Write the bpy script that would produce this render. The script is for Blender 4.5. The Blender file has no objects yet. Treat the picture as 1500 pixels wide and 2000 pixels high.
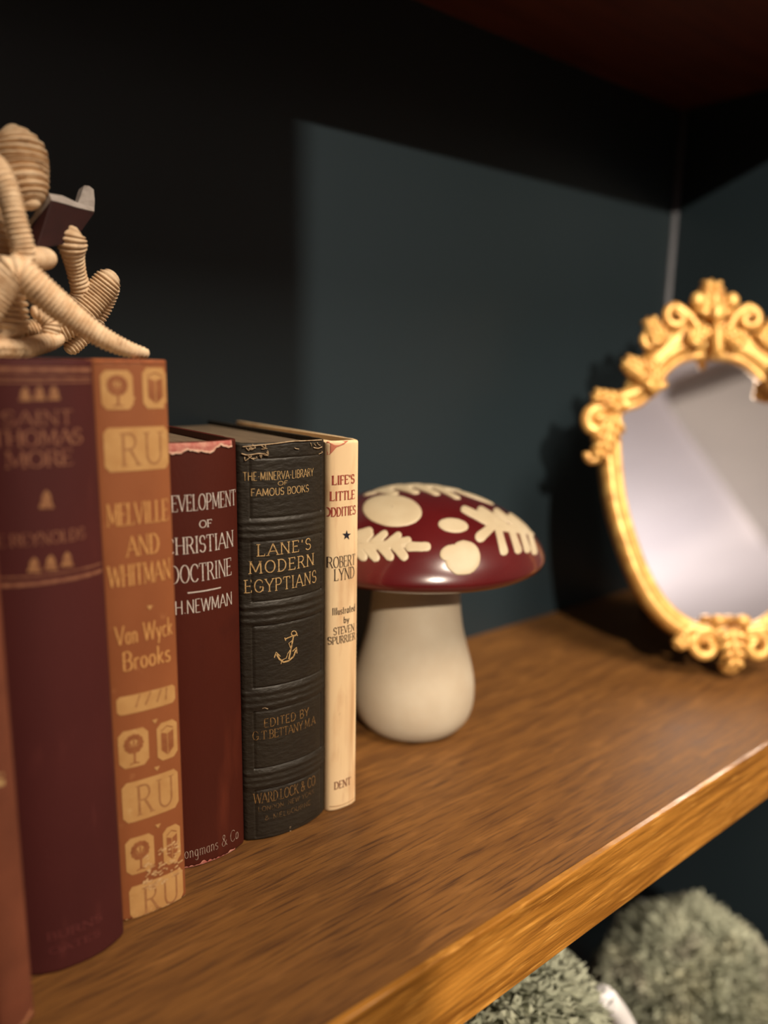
import bpy, bmesh, math, random
from mathutils import Vector, Matrix, noise
random.seed(7)
S = bpy.context.scene
COL = S.collection
sin, cos, pi = math.sin, math.cos, math.pi
rad = math.radians

# ------------------------------------------------------------------ camera
F, YAW, PIT, ROL, CH = 1502.0, rad(39.7), rad(10.9), rad(0.9), 0.225   # px, rad, m above the shelf top
fwd = Vector((sin(YAW)*cos(PIT), cos(YAW)*cos(PIT), -sin(PIT)))
rt0 = Vector((cos(YAW), -sin(YAW), 0)); up0 = rt0.cross(fwd)
RT = rt0*cos(ROL) + up0*sin(ROL); UP = -rt0*sin(ROL) + up0*cos(ROL)
CAM = Vector((0, 0, CH))
cd = bpy.data.cameras.new('camera'); cam = bpy.data.objects.new('camera', cd); COL.objects.link(cam)
M = Matrix((RT, UP, -fwd)).transposed().to_4x4(); M.translation = CAM; cam.matrix_world = M
cd.sensor_fit = 'AUTO'; cd.sensor_width = 36; cd.lens = F/2000*36
cd.clip_start = 0.01; cd.clip_end = 50
cd.dof.use_dof = True; cd.dof.focus_distance = 0.352; cd.dof.aperture_fstop = 3.0; cd.dof.aperture_blades = 0
S.camera = cam

# ------------------------------------------------------------------ world, lights, exposure
W = bpy.data.worlds.new('world'); S.world = W; W.use_nodes = True
W.node_tree.nodes['Background'].inputs[0].default_value = (0.9, 0.85, 0.8, 1)
W.node_tree.nodes['Background'].inputs[1].default_value = 0.0
vs = S.view_settings
vs.view_transform = 'Standard'; vs.look = 'None'; vs.exposure = 0.0; vs.gamma = 1.0; vs.use_curve_mapping = False
KEY_POS = Vector((-0.706, -1.89, 1.25)); KEY_W = 370.0; KEY_COL = (1.0, 0.86, 0.68)
FILL_POS = Vector((0.42, -0.74, 1.40)); FILL_W = 50.0; FILL_COL = (1.0, 0.84, 0.66)
UP_POS = Vector((-0.9, -2.8, 0.10)); UP_W = 38.0; UP_COL = (1.0, 0.93, 0.90)

def ray(px, py): return fwd*F + RT*(px-750) - UP*(py-1000)
def on_z(px, py, z=0.0):
    d = ray(px, py); return CAM + d*((z-CH)/d.z)
def on_y(px, py, y):
    d = ray(px, py); return CAM + d*(y/d.y)

# ------------------------------------------------------------------ helpers
def link(name, me, mat=None, parent=None):
    o = bpy.data.objects.new(name, me); COL.objects.link(o)
    if mat and me and not me.materials: me.materials.append(mat)
    if parent: o.parent = parent
    return o
def tag(o, label, cat, group=None, kind=None):
    o['label'] = label; o['category'] = cat
    if group: o['group'] = group
    if kind: o['kind'] = kind
    return o
def struct(o, label=None):
    o['kind'] = 'structure'
    if label: o['label'] = label
    return o
def empty(name, loc, rz=0):
    o = bpy.data.objects.new(name, None); COL.objects.link(o); o.location = loc; o.rotation_euler = (0, 0, rz)
    o.empty_display_size = 0.02
    return o
def mesh(name, V, Fc, smooth=False):
    me = bpy.data.meshes.new(name); me.from_pydata([tuple(v) for v in V], [], Fc); me.update()
    if smooth:
        for p in me.polygons: p.use_smooth = True
    return me
def fixn(me):
    bm = bmesh.new(); bm.from_mesh(me); bmesh.ops.recalc_face_normals(bm, faces=bm.faces); bm.to_mesh(me); bm.free(); return me
def box(name, lo, hi, mat, parent=None, bev=0.0, seg=2):
    bm = bmesh.new(); bmesh.ops.create_cube(bm, size=1)
    for v in bm.verts:
        v.co = Vector(((lo[i]+hi[i])/2 + v.co[i]*(hi[i]-lo[i]) for i in range(3)))
    if bev: bmesh.ops.bevel(bm, geom=bm.edges[:], offset=bev, segments=seg, affect='EDGES', profile=.5)
    me = bpy.data.meshes.new(name); bm.to_mesh(me); bm.free()
    return link(name, me, mat, parent)
class MB:
    def __init__(s): s.V = []; s.F = []
    def grid(s, rows, close_u=False, close_v=False):
        n = len(rows[0]); b = len(s.V)
        for r in rows: s.V += [Vector(p) for p in r]
        m = len(rows)
        for i in range(m if close_v else m-1):
            for j in range(n if close_u else n-1):
                s.F.append((b+i*n+j, b+i*n+(j+1) % n, b+((i+1) % m)*n+(j+1) % n, b+((i+1) % m)*n+j))
    def fan(s, pts):
        b = len(s.V); s.V += [Vector(p) for p in pts]; s.F.append(tuple(range(b, b+len(pts))))
    def tube(s, pts, rads, n=12, cap=True, ref=Vector((0.13, 0.97, 0.2))):
        pts = [Vector(p) for p in pts]; rows = []
        for i, p in enumerate(pts):
            t = (pts[min(i+1, len(pts)-1)] - pts[max(i-1, 0)]).normalized()
            a = t.cross(ref)
            if a.length < 1e-4: a = t.cross(Vector((1, 0, 0)))
            a.normalize(); b = t.cross(a)
            rows.append([p + (a*cos(2*pi*k/n) + b*sin(2*pi*k/n))*rads[i] for k in range(n)])
        s.grid(rows, close_u=True)
        if cap: s.fan(rows[0]); s.fan(rows[-1])
    def ball(s, c, rx, ry=None, rz=None, rot=None, nu=12, nv=8):
        ry = ry or rx; rz = rz or rx; rows = []
        for i in range(nv+1):
            th = pi*i/nv; row = []
            for k in range(nu):
                v = Vector((rx*sin(th)*cos(2*pi*k/nu), ry*sin(th)*sin(2*pi*k/nu), rz*cos(th)))
                if rot: v = rot @ v
                row.append(Vector(c)+v)
            rows.append(row)
        s.grid(rows, close_u=True)
    def lathe(s, prof, n=48, c=(0, 0, 0)):
        s.grid([[Vector(c)+Vector((r*cos(2*pi*k/n), r*sin(2*pi*k/n), z)) for k in range(n)] for r, z in prof], close_u=True)
    def build(s, name, mat, parent=None, smooth=True, weld=True):
        me = mesh(name, s.V, s.F, smooth)
        bm = bmesh.new(); bm.from_mesh(me)
        if weld: bmesh.ops.remove_doubles(bm, verts=bm.verts, dist=1e-6)
        bmesh.ops.recalc_face_normals(bm, faces=bm.faces); bm.to_mesh(me); bm.free()
        return link(name, me, mat, parent)
def catmull(P, step):
    P = [Vector(p) for p in P]; out = []; n = len(P)
    for i in range(n-1):
        p0, p1, p2, p3 = P[max(i-1, 0)], P[i], P[i+1], P[min(i+2, n-1)]
        L = (Vector(p2[:3])-Vector(p1[:3])).length; k = max(2, int(L/step))
        for j in range(k):
            t = j/k
            out.append(0.5*((2*p1)+(-p0+p2)*t+(2*p0-5*p1+4*p2-p3)*t*t+(-p0+3*p1-3*p2+p3)*t**3))
    out.append(P[-1]); return out

# ------------------------------------------------------------------ materials
def lin(c):
    return tuple(((x/255)/12.92 if x/255 <= .04045 else ((x/255+.055)/1.055)**2.4) for x in c) + (1,)
MATS = {}
def mat(name, c1, c2=None, scale=40, stretch=(1, 1, 1), rough=.6, bump=0, bscale=None, metal=0, detail=6, lo=.35, hi=.65,
        coat=0, spec=.5, extra=None, bstretch=None, bdist=.0004):
    m = bpy.data.materials.new(name); m.use_nodes = True; nt = m.node_tree; N = nt.nodes; L = nt.links
    b = N['Principled BSDF']; b.inputs['Roughness'].default_value = rough; b.inputs['Metallic'].default_value = metal
    b.inputs['Coat Weight'].default_value = coat; b.inputs['Specular IOR Level'].default_value = spec
    b.inputs['Coat Roughness'].default_value = .08
    b.inputs['Base Color'].default_value = lin(c1)
    tc = N.new('ShaderNodeTexCoord'); out = None
    def nz(sc, st, det):
        mp = N.new('ShaderNodeMapping'); mp.inputs['Scale'].default_value = st; L.new(tc.outputs['Object'], mp.inputs[0])
        t = N.new('ShaderNodeTexNoise'); t.inputs['Scale'].default_value = sc; t.inputs['Detail'].default_value = det
        L.new(mp.outputs[0], t.inputs['Vector']); return t
    if c2:
        t = nz(scale, stretch, detail)
        r = N.new('ShaderNodeValToRGB'); r.color_ramp.elements[0].position = lo; r.color_ramp.elements[1].position = hi
        r.color_ramp.elements[0].color = lin(c1); r.color_ramp.elements[1].color = lin(c2)
        L.new(t.outputs['Fac'], r.inputs[0]); out = r.outputs[0]
    for e in (extra or []):      # (colour, scale, stretch, lo, hi, strength)
        col, sc, st, l2, h2, k = e
        t = nz(sc, st, 6); r = N.new('ShaderNodeMapRange'); r.inputs[1].default_value = l2; r.inputs[2].default_value = h2
        r.inputs[4].default_value = k
        L.new(t.outputs['Fac'], r.inputs[0])
        mx = N.new('ShaderNodeMix'); mx.data_type = 'RGBA'; L.new(r.outputs[0], mx.inputs[0])
        if out: L.new(out, mx.inputs[6])
        else: mx.inputs[6].default_value = lin(c1)
        mx.inputs[7].default_value = lin(col); out = mx.outputs[2]
    if out: L.new(out, b.inputs['Base Color'])
    if bump:
        t = nz(bscale or scale, bstretch or stretch, 4)
        bp = N.new('ShaderNodeBump'); bp.inputs['Strength'].default_value = bump; bp.inputs['Distance'].default_value = bdist
        L.new(t.outputs['Fac'], bp.inputs['Height']); L.new(bp.outputs[0], b.inputs['Normal'])
    MATS[name] = m; return m
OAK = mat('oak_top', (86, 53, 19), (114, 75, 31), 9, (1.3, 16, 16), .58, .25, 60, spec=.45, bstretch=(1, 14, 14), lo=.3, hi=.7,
          extra=[((52, 27, 8), 26, (1.4, 26, 26), .5, .68, .8), ((138, 94, 46), 14, (2.2, 9, 9), .56, .74, .5), ((60, 32, 10), 60, (.8, 20, 20), .56, .7, .6)])
OAKE = mat('oak_front_edge', (114, 72, 22), (154, 104, 40), 22, (.6, 1, 9), .36, .9, 90, spec=.45, bstretch=(.4, 1, 3.2), bdist=.0012,
           extra=[((78, 42, 10), 70, (.3, 1, 7), .52, .72, .75), ((186, 134, 62), 110, (.45, 1, 4.5), .56, .7, .6)])
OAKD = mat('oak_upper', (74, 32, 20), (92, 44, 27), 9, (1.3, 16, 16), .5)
TEAL = mat('dark_teal_paint', (28, 38, 43), (30, 40, 46), 3, (1, 1, 1), .42, .12, 260, spec=.4, bdist=.0003)
WHITE = mat('white_paint', (226, 220, 222), (220, 214, 216), 4, rough=.7)
TAUPE = mat('taupe_paint', (92, 86, 82), (86, 80, 76), 4, rough=.8)
GREYP = mat('grey_paint', (176, 170, 166), (170, 164, 160), 4, rough=.7)
FLOORM = mat('floor_boards', (70, 48, 32), (84, 58, 38), 6, (1, 12, 1), .45)
CAULK = mat('pale_caulk', (96, 96, 102), (88, 88, 94), 30, rough=.5)
PAGES = mat('page_edges', (120, 104, 84), (168, 150, 124), 60, (60, 1, 1), .85, .5, 300, bstretch=(8, .3, .3))
PAGESD = mat('brown_page_edges', (86, 72, 56), (122, 104, 82), 60, (60, 1, 1), .85, .5, 300, bstretch=(8, .3, .3))

# ------------------------------------------------------------------ the setting
YW, YF, XR, XL = 0.4265, 0.183, 0.712, -0.75
ZU = 0.463; TH = 0.038; ZC = 1.45; ZF = -1.25
struct(box('wall_back', (XL-.05, YW, ZF), (XR+.05, YW+.03, ZC), TEAL), 'dark teal painted back wall of the bookcase')
struct(box('wall_right', (XR, .165, ZF), (XR+.02, YW, ZC), TEAL), 'dark teal painted side panel of the bookcase')
struct(box('wall_left', (XL-.02, .165, ZF), (XL, YW, ZC), TEAL), 'dark teal painted left side panel of the bookcase')
YO = -4.6
struct(box('wall_right_front', (XR+.02, .165, ZF), (2.4, .20, ZC), TAUPE))
struct(box('wall_left_front', (-2.2, .165, ZF), (XL-.02, .20, ZC), TAUPE))
struct(box('wall_opposite', (-2.2, YO-.05, ZF), (2.4, YO, ZC), TAUPE))
struct(box('wall_far_right', (2.4, YO-.05, ZF), (2.45, .20, ZC), TAUPE))
struct(box('wall_far_left', (-2.25, YO-.05, ZF), (-2.2, .20, ZC), TAUPE))
struct(box('added_shadow_wall', (-2.2, -.72, ZF), (-.205, -.66, ZC), TAUPE), 'unseen taupe wall added to cast shadow over the left of the shelf')  # added light blocker, in place of the person behind the camera
struct(box('floor', (-2.25, YO-.05, ZF-.03), (2.45, .45, ZF), FLOORM))
struct(box('ceiling', (-2.25, YO-.05, ZC), (2.45, .45, ZC+.03), WHITE))
struct(box('added_ceiling_panel', (.165, -3.03, ZC-.06), (1.5, -1.50, ZC), GREYP), 'grey ceiling panel added for the mirror reflection')  # added to put a grey patch into the mirror's reflection
# bead of pale caulk in the corner of the alcove
cb = MB(); cb.tube([(XR-.0012, YW-.0012, -.463), (XR-.0012, YW-.0012, -.038)], [.0032]*2, 8); cb.tube([(XR-.0012, YW-.0012, .0), (XR-.0012, YW-.0012, ZU)], [.0032]*2, 8)
struct(cb.build('trim_1', CAULK), 'thin pale caulk line in the corner of the dark teal alcove')

def shelf(z, label, m_top, m_edge):
    e = empty('wooden_shelf', ((XL+XR)/2, YW, z)); tag(e, label, 'shelf', 'bookcase shelves')
    x0, x1 = XL-e.location.x, XR-e.location.x
    b = box('shelf_board', (x0, YF+.0035-YW, -TH), (x1, 0, 0), m_top, e)
    lp = box('front_edging', (x0, YF-YW, -TH), (x1, YF+.0035-YW, .0004), m_edge, e, .0006, 2)
    return e
shelf(0, 'golden brown oak shelf carrying the books, mushroom and mirror', OAK, OAKE)
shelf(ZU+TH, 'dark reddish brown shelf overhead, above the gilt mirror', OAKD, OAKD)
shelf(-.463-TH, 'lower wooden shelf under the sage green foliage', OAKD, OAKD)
# small round screw cap on the side panel below
sc = MB(); pz = Vector((XR, .394, -.363))
sc.grid([[pz+Vector((-h, r*cos(2*pi*k/20), r*sin(2*pi*k/20))) for k in range(20)] for r, h in ((.0075, 0), (.0075, .0012), (.006, .0024), (.0001, .0028))], close_u=True)
o = sc.build('screw_cap', mat('grey_plastic', (150, 152, 156), rough=.4)); o['label'] = 'small round grey screw cap on the dark side panel'; o['category'] = 'screw cap'

# lamps of the room, and an added uplight
def lamp_pendant():
    e = empty('pendant_lamp', KEY_POS); tag(e, 'pendant lamp with a shallow metal shade hanging in the room', 'lamp')
    mm = mat('lamp_metal', (60, 56, 52), rough=.4, metal=.6)
    b = MB(); b.tube([(0, 0, .12), (0, 0, ZC-KEY_POS.z)], [.003]*2, 8); b.build('cord', mm, e)
    b = MB(); b.lathe([(.001, .12), (.012, .118), (.018, .10), (.020, .05), (.017, .035), (.001, .034)]); b.build('bulb_socket', mm, e)
    b = MB(); b.lathe([(.018, .085), (.06, .075), (.13, .035), (.15, .022), (.148, .020), (.128, .032), (.06, .070), (.018, .080)]); b.build('lamp_shade', mm, e)
    ld = bpy.data.lights.new('bulb', 'POINT'); ld.energy = KEY_W; ld.color = KEY_COL; ld.shadow_soft_size = .011
    lo = bpy.data.objects.new('bulb', ld); COL.objects.link(lo); lo.parent = e
lamp_pendant()
def lamp_ceiling():
    e = empty('ceiling_light', FILL_POS); tag(e, 'round flush ceiling light fixture', 'lamp')
    b = MB(); b.lathe([(.0, ZC-FILL_POS.z), (.37, ZC-FILL_POS.z), (.38, .01), (.362, .0), (.362, .012), (.0, .012)]); b.build('fixture_ring', WHITE, e)
    ld = bpy.data.lights.new('diffuser_light', 'AREA'); ld.shape = 'DISK'; ld.size = .7; ld.energy = FILL_W; ld.color = FILL_COL
    lo = bpy.data.objects.new('diffuser_light', ld); COL.objects.link(lo); lo.parent = e
lamp_ceiling()
def uplight_helper():
    e = empty('added_uplight', (UP_POS.x, UP_POS.y, ZF)); tag(e, 'unseen floor-standing uplight added to brighten the ceiling', 'lamp')  # added light, brightens the ceiling that the mirror reflects
    h = UP_POS.z-ZF; mm = MATS['lamp_metal']
    b = MB(); b.lathe([(.001, 0), (.15, 0), (.15, .015), (.02, .025), (.001, .026)]); b.build('base', mm, e)
    b = MB(); b.tube([(0, 0, .02), (0, 0, h-.06)], [.012]*2, 12); b.build('pole', mm, e)
    b = MB(); b.lathe([(.001, h-.07), (.06, h-.06), (.16, h-.01), (.19, h+.04), (.187, h+.04), (.157, h-.007), (.058, h-.055), (.001, h-.06)]); b.build('lamp_shade', mm, e)
    ld = bpy.data.lights.new('bulb', 'AREA'); ld.shape = 'DISK'; ld.size = .28; ld.energy = UP_W; ld.color = UP_COL
    lo = bpy.data.objects.new('bulb', ld); COL.objects.link(lo); lo.parent = e; lo.location = (0, 0, h); lo.rotation_euler = (pi, 0, 0)
uplight_helper()

# ------------------------------------------------------------------ stroke lettering
def arc(cx, cy, rx, ry, a0, a1, n=12):
    return [(cx+rx*cos(rad(a0+(a1-a0)*i/n)), cy+ry*sin(rad(a0+(a1-a0)*i/n))) for i in range(n+1)]
G = {
 'A': (.80, [[(0, 0), (.4, 1)], [(.4, 1), (.8, 0)], [(.15, .34), (.65, .34)]]),
 'B': (.66, [[(.1, 0), (.1, 1)], [(.1, 1), (.33, 1)]+arc(.33, .76, .24, .24, 90, -90)+[(.1, .52)], [(.1, .52), (.34, .52)]+arc(.34, .26, .28, .26, 90, -90)+[(.1, 0)]]),
 'C': (.76, [arc(.42, .5, .38, .5, 42, 318, 20)]),
 'D': (.76, [[(.1, 0), (.1, 1)], [(.1, 1), (.28, 1)]+arc(.28, .5, .42, .5, 90, -90, 16)+[(.1, 0)]]),
 'E': (.64, [[(.1, 0), (.1, 1)], [(.1, 1), (.58, 1)], [(.1, .52), (.46, .52)], [(.1, 0), (.6, 0)]]),
 'F': (.60, [[(.1, 0), (.1, 1)], [(.1, 1), (.56, 1)], [(.1, .5), (.44, .5)]]),
 'G': (.80, [arc(.42, .5, .38, .5, 42, 345, 20), [(.5, .42), (.78, .42)], [(.74, .42), (.74, .08)]]),
 'H': (.80, [[(.1, 0), (.1, 1)], [(.7, 0), (.7, 1)], [(.1, .52), (.7, .52)]]),
 'I': (.30, [[(.15, 0), (.15, 1)]]),
 'J': (.42, [[(.3, 1), (.3, .15)]+arc(.15, .12, .15, .24, 0, -120, 6)]),
 'K': (.76, [[(.1, 0), (.1, 1)], [(.68, 1), (.12, .42)], [(.28, .58), (.72, 0)]]),
 'L': (.60, [[(.1, 0), (.1, 1)], [(.1, 0), (.56, 0)]]),
 'M': (.98, [[(.1, 0), (.13, 1)], [(.13, 1), (.49, .12)], [(.49, .12), (.85, 1)], [(.85, 1), (.88, 0)]]),
 'N': (.82, [[(.1, 0), (.1, 1)], [(.1, 1), (.72, 0)], [(.72, 0), (.72, 1)]]),
 'O': (.84, [arc(.42, .5, .38, .5, 90, 450, 26)]),
 'P': (.64, [[(.1, 0), (.1, 1)], [(.1, 1), (.33, 1)]+arc(.33, .73, .26, .27, 90, -90)+[(.1, .46)]]),
 'R': (.72, [[(.1, 0), (.1, 1)], [(.1, 1), (.33, 1)]+arc(.33, .75, .25, .25, 90, -90)+[(.1, .5)], [(.36, .5), (.68, 0)]]),
 'S': (.60, [arc(.3, .74, .23, .26, 25, 250, 14)+arc(.3, .26, .25, .26, 70, -155, 14)]),
 'T': (.70, [[(.35, 0), (.35, 1)], [(.02, 1), (.68, 1)]]),
 'U': (.78, [[(.1, 1), (.1, .3)]+arc(.39, .3, .29, .3, 180, 360, 12)+[(.68, .3), (.68, 1)]]),
 'V': (.78, [[(.02, 1), (.39, 0)], [(.39, 0), (.76, 1)]]),
 'W': (1.1, [[(.02, 1), (.28, 0)], [(.28, 0), (.55, .95)], [(.55, .95), (.82, 0)], [(.82, 0), (1.08, 1)]]),
 'Y': (.74, [[(.37, 0), (.37, .45)], [(.02, 1), (.37, .45)], [(.37, .45), (.72, 1)]]),
 '&': (.80, [[(.78, .0), (.2, .72)]+arc(.33, .82, .15, .17, 200, -20, 10)+[(.3, .5)]+arc(.3, .24, .24, .24, 120, 330, 12)+[(.7, .48)]]),
 '.': (.24, [[(.08, .06), (.16, .06)]]), ',': (.24, [[(.14, .08), (.08, -.12)]]),
 '-': (.36, [[(.06, .45), (.30, .45)]]), "'": (.2, [[(.1, 1), (.08, .72)]]), ' ': (.36, []),
 '|': (.4, [[(.1, .05), (.1, 1)]]),
 # lower case
 'a': (.52, [[(.42, .6), (.42, 0)], arc(.25, .3, .19, .3, 20, 340, 14)]),
 'b': (.54, [[(.1, 1), (.1, 0)], arc(.28, .3, .19, .3, 160, -160, 14)]),
 'c': (.46, [arc(.26, .3, .19, .3, 45, 315, 12)]),
 'd': (.54, [[(.44, 1), (.44, 0)], arc(.26, .3, .19, .3, 20, 340, 14)]),
 'e': (.5, [[(.08, .32), (.42, .32)]+arc(.25, .3, .18, .3, 5, 315, 14)]),
 'g': (.54, [arc(.25, .32, .18, .28, 0, 360, 16), [(.43, .6), (.43, -.1)]+arc(.26, -.12, .17, .2, 0, -150, 8)]),
 'i': (.26, [[(.13, 0), (.13, .6)], [(.13, .8), (.13, .9)]]),
 'k': (.54, [[(.1, 0), (.1, 1)], [(.44, .6), (.12, .25)], [(.2, .34), (.48, 0)]]),
 'l': (.26, [[(.13, 0), (.13, 1)]]),
 'm': (.82, [[(.1, 0), (.1, .6)], [(.1, .4)]+arc(.25, .42, .15, .18, 150, 0, 6)+[(.4, 0)], [(.4, .4)]+arc(.55, .42, .15, .18, 150, 0, 6)+[(.7, 0)]]),
 'n': (.54, [[(.1, 0), (.1, .6)], [(.1, .4)]+arc(.26, .42, .16, .18, 150, 0, 6)+[(.42, 0)]]),
 'o': (.52, [arc(.26, .3, .2, .3, 90, 450, 18)]),
 'r': (.4, [[(.1, 0), (.1, .6)], [(.1, .4)]+arc(.26, .42, .14, .17, 150, 40, 5)]),
 's': (.42, [arc(.21, .45, .14, .15, 25, 250, 8)+arc(.21, .15, .16, .15, 70, -155, 8)]),
 't': (.36, [[(.15, .9), (.15, .1)]+arc(.25, .1, .1, .1, 180, 300, 4), [(.02, .6), (.32, .6)]]),
 'u': (.54, [[(.1, .6), (.1, .18)]+arc(.26, .18, .16, .18, 180, 360, 8)+[(.42, .18)], [(.42, .6), (.42, 0)]]),
 'y': (.52, [[(.05, .6), (.26, .05)], [(.47, .6), (.2, -.28)]]),
}
def glyph_strokes(text, serif=True, thin=.07, thick=.14, track=.08):
    """-> list of (polyline, width) in em units, and total width"""
    x = 0; out = []
    for ch in text:
        w, st = G[ch]
        for s in st:
            pts = [(x+a, b) for a, b in s]
            if len(pts) == 2:
                dx, dy = pts[1][0]-pts[0][0], pts[1][1]-pts[0][1]
                k = abs(dy)/(math.hypot(dx, dy)+1e-9)
                wd = thin+(thick-thin)*k
                if ch in 'AMNVW' and dy*dx > 0 and serif: wd = thin*1.15
                if ch in 'N' and abs(dx) < .02 and serif: wd = thin*1.2
            else: wd = None
            out.append((pts, wd))
            if serif and ch not in ".,-' |&":
                for i, j in ((0, 1), (-1, -2)):
                    p, q = pts[i], pts[j]
                    dx, dy = p[0]-q[0], p[1]-q[1]
                    if abs(dy) > abs(dx)*1.2 and (abs(p[1]) < .02 or abs(p[1]-1) < .02) and len(pts) in (2,) or (len(pts) > 2 and ch in 'UJ' and abs(p[1]-1) < .02):
                        if ch in 'M' and abs(p[1]-.12) < .02: continue
                        if ch in 'AVW' and (abs(p[0]-x-.4) < .02 or abs(p[0]-x-.39) < .02): continue
                        if ch in 'W' and p[1] < .02: continue
                        out.append(([(p[0]-.13, p[1]), (p[0]+.13, p[1])], thin*.8))
                    elif ch in 'EFLT' and abs(dx) > abs(dy) and (p[0]-x > .3 or ch == 'T'):
                        sg = -1 if p[1] > .9 else 1
                        if abs(p[1]-.5) < .05: out.append(([(p[0], p[1]-.07), (p[0], p[1]+.07)], thin*.8))
                        else: out.append(([(p[0], p[1]), (p[0], p[1]+sg*.18)], thin*.8))
                    elif ch in 'CSG' and i == 0:
                        out.append(([(p[0], p[1]+.06), (p[0], p[1]-.12)], thin*.8))
        x += w+track
    return out, x-track
class Ribbon:
    """flat strokes in a (u, z) plane, mapped onto a surface later"""
    def __init__(s): s.V = []; s.F = []
    def stroke(s, pts, w, thin=None, maxlen=.0012):
        P = []
        for i in range(len(pts)-1):
            a, b = Vector(pts[i]), Vector(pts[i+1]); k = max(1, int((b-a).length/maxlen))
            P += [a.lerp(b, j/k) for j in range(k)]
        P.append(Vector(pts[-1]))
        base = len(s.V)
        for i, p in enumerate(P):
            t = P[min(i+1, len(P)-1)]-P[max(i-1, 0)]
            if t.length < 1e-9: t = Vector((1, 0))
            t.normalize(); n = Vector((-t.y, t.x))
            ww = w if thin is None else thin+(w-thin)*abs(t.y)
            s.V += [p+n*ww/2, p-n*ww/2]
        for i in range(len(P)-1): s.F.append((base+2*i, base+2*i+1, base+2*i+3, base+2*i+2))
    def poly(s, pts, step=.0015):
        """convex polygon as rings about its centre"""
        c = sum((Vector(p) for p in pts), Vector((0, 0)))/len(pts); base = len(s.V); n = len(pts)
        fr = (1, .66, .33)
        for f in fr: s.V += [c+(Vector(p)-c)*f for p in pts]
        s.V.append(c)
        for r in range(2):
            for k in range(n): s.F.append((base+r*n+k, base+r*n+(k+1) % n, base+(r+1)*n+(k+1) % n, base+(r+1)*n+k))
        for k in range(n): s.F.append((base+2*n+k, base+2*n+(k+1) % n, base+3*n))
    def rrect(s, u0, z0, u1, z1, r, n=5):
        """rounded rectangle as a grid so that it can follow a curved spine"""
        nu = max(6, int((u1-u0)/.0012)); nz = max(6, int((z1-z0)/.002)); base = len(s.V)
        for i in range(nz+1):
            z = z0+(z1-z0)*i/nz; dz = min(z-z0, z1-z); ins = 0
            if dz < r: ins = r-math.sqrt(max(0, r*r-(r-dz)**2))
            for j in range(nu+1): s.V.append(Vector((u0+ins+(u1-u0-2*ins)*j/nu, z)))
        for i in range(nz):
            for j in range(nu):
                a = base+i*(nu+1)+j; s.F.append((a, a+1, a+nu+2, a+nu+1))

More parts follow.
